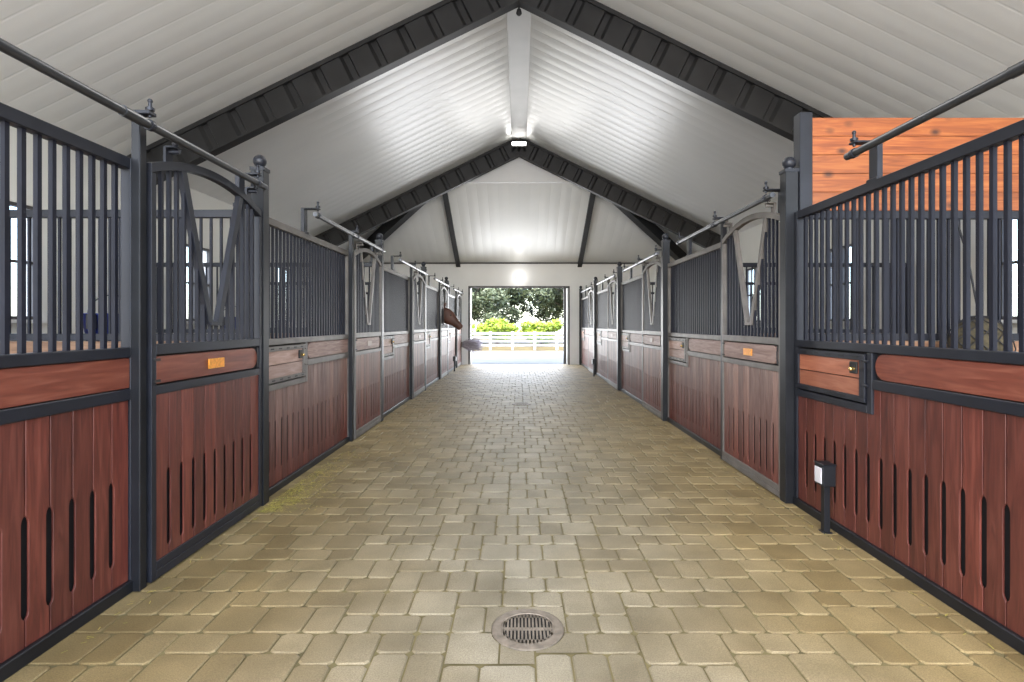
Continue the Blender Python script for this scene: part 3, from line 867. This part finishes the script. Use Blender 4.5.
def leafcloud(mb, blobs, n, size, rr):
    tot = sum(b_[3]**2 for b_ in blobs)
    for (cx, cy, cz, r) in blobs:
        for _ in range(int(n*r*r/tot)):
            d = Vector((rr.gauss(0, 1), rr.gauss(0, 1), rr.gauss(0, 1))).normalized(); q = r*(.55+.5*rr.random())
            p = Vector((cx, cy, cz))+Vector((d.x*q, d.y*q, d.z*q*.75))
            u = Vector((rr.gauss(0, 1), rr.gauss(0, 1), rr.gauss(0, 1))).normalized(); v = u.orthogonal().normalized(); s = size*rr.uniform(.6, 1.3)
            mb.add([p-u*s, p+v*s*.5, p+u*s, p-v*s*.5], [(0,1,2,3)], min(1, max(0, .35+.4*d.z+rr.uniform(-.35, .35))))
def tree(x, y, h, spread, label, seed):
    rr = random.Random(seed); root = empty('oak_tree', (x, y, .004)); tag(root, label, 'tree', 'oak trees beyond the fence')
    t = MB(); t.tube([(0, 0, 0), (.1, 0, .8), (-.05, 0, 1.6), (.1, 0, 2.4)], [.42, .32, .28, .24], 12)
    blobs = []
    for i in range(13):
        a = 2*PI*i/13+rr.random()*.5; L = spread*rr.uniform(.4, 1); z = h*rr.uniform(.42, .9)
        e = (math.cos(a)*L, math.sin(a)*L*.7, z)
        t.tube([(.1, 0, 1.9), (e[0]*.45, e[1]*.45, 1.9+(z-1.9)*.65), e], [.15, .09, .03], 8)
        blobs.append((*e, rr.uniform(.75, 1.25)*spread*.30))
        blobs.append((e[0]*1.0, e[1], max(1.6, e[2]-h*.25), spread*.22)); blobs.append((e[0]*.6, e[1]*.6, max(1.8, e[2]-h*.12), spread*.24))
    t.build('trunk', 'bark', root)
    c_ = MB(); leafcloud(c_, blobs, 21000, .135, rr); c_.build('crown', 'oak', root, fix=False)
tree(-3.9, 38, 6.4, 4.1, 'dark green oak with pale trunk beyond the fence, left in the far doorway', 1)
tree(4.0, 40, 6.6, 4.5, 'dark green oak beyond the fence, right in the far doorway', 2)
tree(-12.5, 42, 7.5, 4.4, 'oak tree beyond the fence, left of the far doorway view', 3)
tree(12.5, 43, 7.5, 4.4, 'oak tree beyond the fence, right of the far doorway view', 4)
tree(-8, 52, 6.4, 4.2, 'farthest oak tree beyond the fence, far left behind the others', 6)
wds = ['far-left', 'left', 'centre-left', 'centre', 'centre-right', 'right', 'far-right', 'outermost right']
for i in range(8):
    rr = random.Random(40+i); x = -9.6+i*2.75; root = empty('hedge_shrub', (x, 33.4, .004))
    tag(root, f'{wds[i]} bright yellow-green shrub in the hedge beyond the white fence', 'shrub', 'bright shrubs beyond the fence')
    t = MB()
    for a in range(6): t.tube([(0, 0, 0), (math.cos(a)*.5, math.sin(a)*.4, 1.0+.1*a)], [.05, .02], 6)
    t.build('stems', 'bark', root)
    bl = [(-.85+.21*q, rr.uniform(-.5, .5), rr.uniform(.5, 1.25), rr.uniform(.42, .5)) for q in range(9)]+[(-.9+.6*q, rr.uniform(-.3, .3), rr.uniform(1.1, 1.5), .42) for q in range(4)]
    c_ = MB(); leafcloud(c_, bl, 3200, .1, rr); c_.build('foliage', 'hedge', root, fix=False)

# ------------------------------------------------------------------ light
w = bpy.data.worlds.new('World'); SC.world = w; w.use_nodes = True; nt = w.node_tree; nt.nodes.clear()
sky = nd(nt, 'ShaderNodeTexSky', sky_type='NISHITA'); sky.sun_disc = False; sky.sun_elevation = math.radians(48); sky.sun_rotation = math.radians(200)
sky.air_density = 1.0; sky.dust_density = 1.5; sky.ozone_density = 1.2
bg = nd(nt, 'ShaderNodeBackground'); bg.inputs[1].default_value = 1.0
wo = nd(nt, 'ShaderNodeOutputWorld'); nt.links.new(sky.outputs[0], bg.inputs[0]); nt.links.new(bg.outputs[0], wo.inputs[0])
def lamp(name, kind, loc, energy, color=(1,1,1), **k):
    l = bpy.data.lights.new(name, kind); l.energy = energy; l.color = color
    for a, v in k.items():
        if a != 'aim': setattr(l, a, v)
    o = bpy.data.objects.new(name, l); COL.objects.link(o); o.location = loc
    if 'aim' in k:
        o.rotation_euler = (Vector(k['aim'])-Vector(loc)).to_track_quat('-Z', 'Y').to_euler()
    return o
lamp('sun_lamp', 'SUN', (0, 0, 30), 3.4, (1, .96, .88), angle=.01, aim=(-9, 2, 10))
lamp('rear_daylight_fill', 'AREA', (0, Y0-.3, 2.6), 440, (1, .98, .95), shape='RECTANGLE', size=7, size_y=4, aim=(0, 6, 3.2))  # added area lamp standing in for daylight from the open rear end
lamp('far_daylight_fill', 'AREA', (0, YE+.45, 1.4), 250, (.97, .98, 1), shape='RECTANGLE', size=3.3, size_y=2.5, aim=(0, 5, 1.2))  # added area lamp in the opening, tops up its daylight
lamp('ridge_lamp_far', 'SPOT', (0, 14.3, 5.2), 110, (1, .99, .97), spot_size=math.radians(150), spot_blend=.6, shadow_soft_size=.9, aim=(0, 5, 1))
lamp('ridge_fill_mid', 'SPOT', (0, 8.4, 5.6), 150, (1, .98, .95), spot_size=math.radians(150), spot_blend=.6, shadow_soft_size=.9, aim=(0, 12, 0))  # added fill spot down the middle bay, no fixture carries it
lamp('ridge_fill_near', 'SPOT', (0, 7.2, 5.6), 240, (1, .97, .92), spot_size=math.radians(150), spot_blend=.6, shadow_soft_size=.9, aim=(0, 3, 0))  # added fill spot for the near bay, also without a fixture
lamp('wall_lamp', 'POINT', (0, YE-.35, 3.0), 5, (1, .98, .95), shadow_soft_size=.08)

# ------------------------------------------------------------------ camera
cam = bpy.data.cameras.new('camera'); co = bpy.data.objects.new('camera', cam); COL.objects.link(co)
co.location = (0, 0, 1.4); co.rotation_euler = (math.radians(90), 0, 0)
cam.sensor_width = 36; cam.lens = 540*36/1024; cam.shift_x = -7/1024; cam.shift_y = -17/1024; cam.clip_start = .02; cam.clip_end = 500
SC.camera = co
SC.view_settings.view_transform = 'Standard'; SC.view_settings.look = 'None'; SC.view_settings.exposure = .3
SC.cycles.max_bounces = 8; SC.cycles.diffuse_bounces = 5; SC.cycles.use_denoising = True
SC.cycles.sample_clamp_indirect = 6
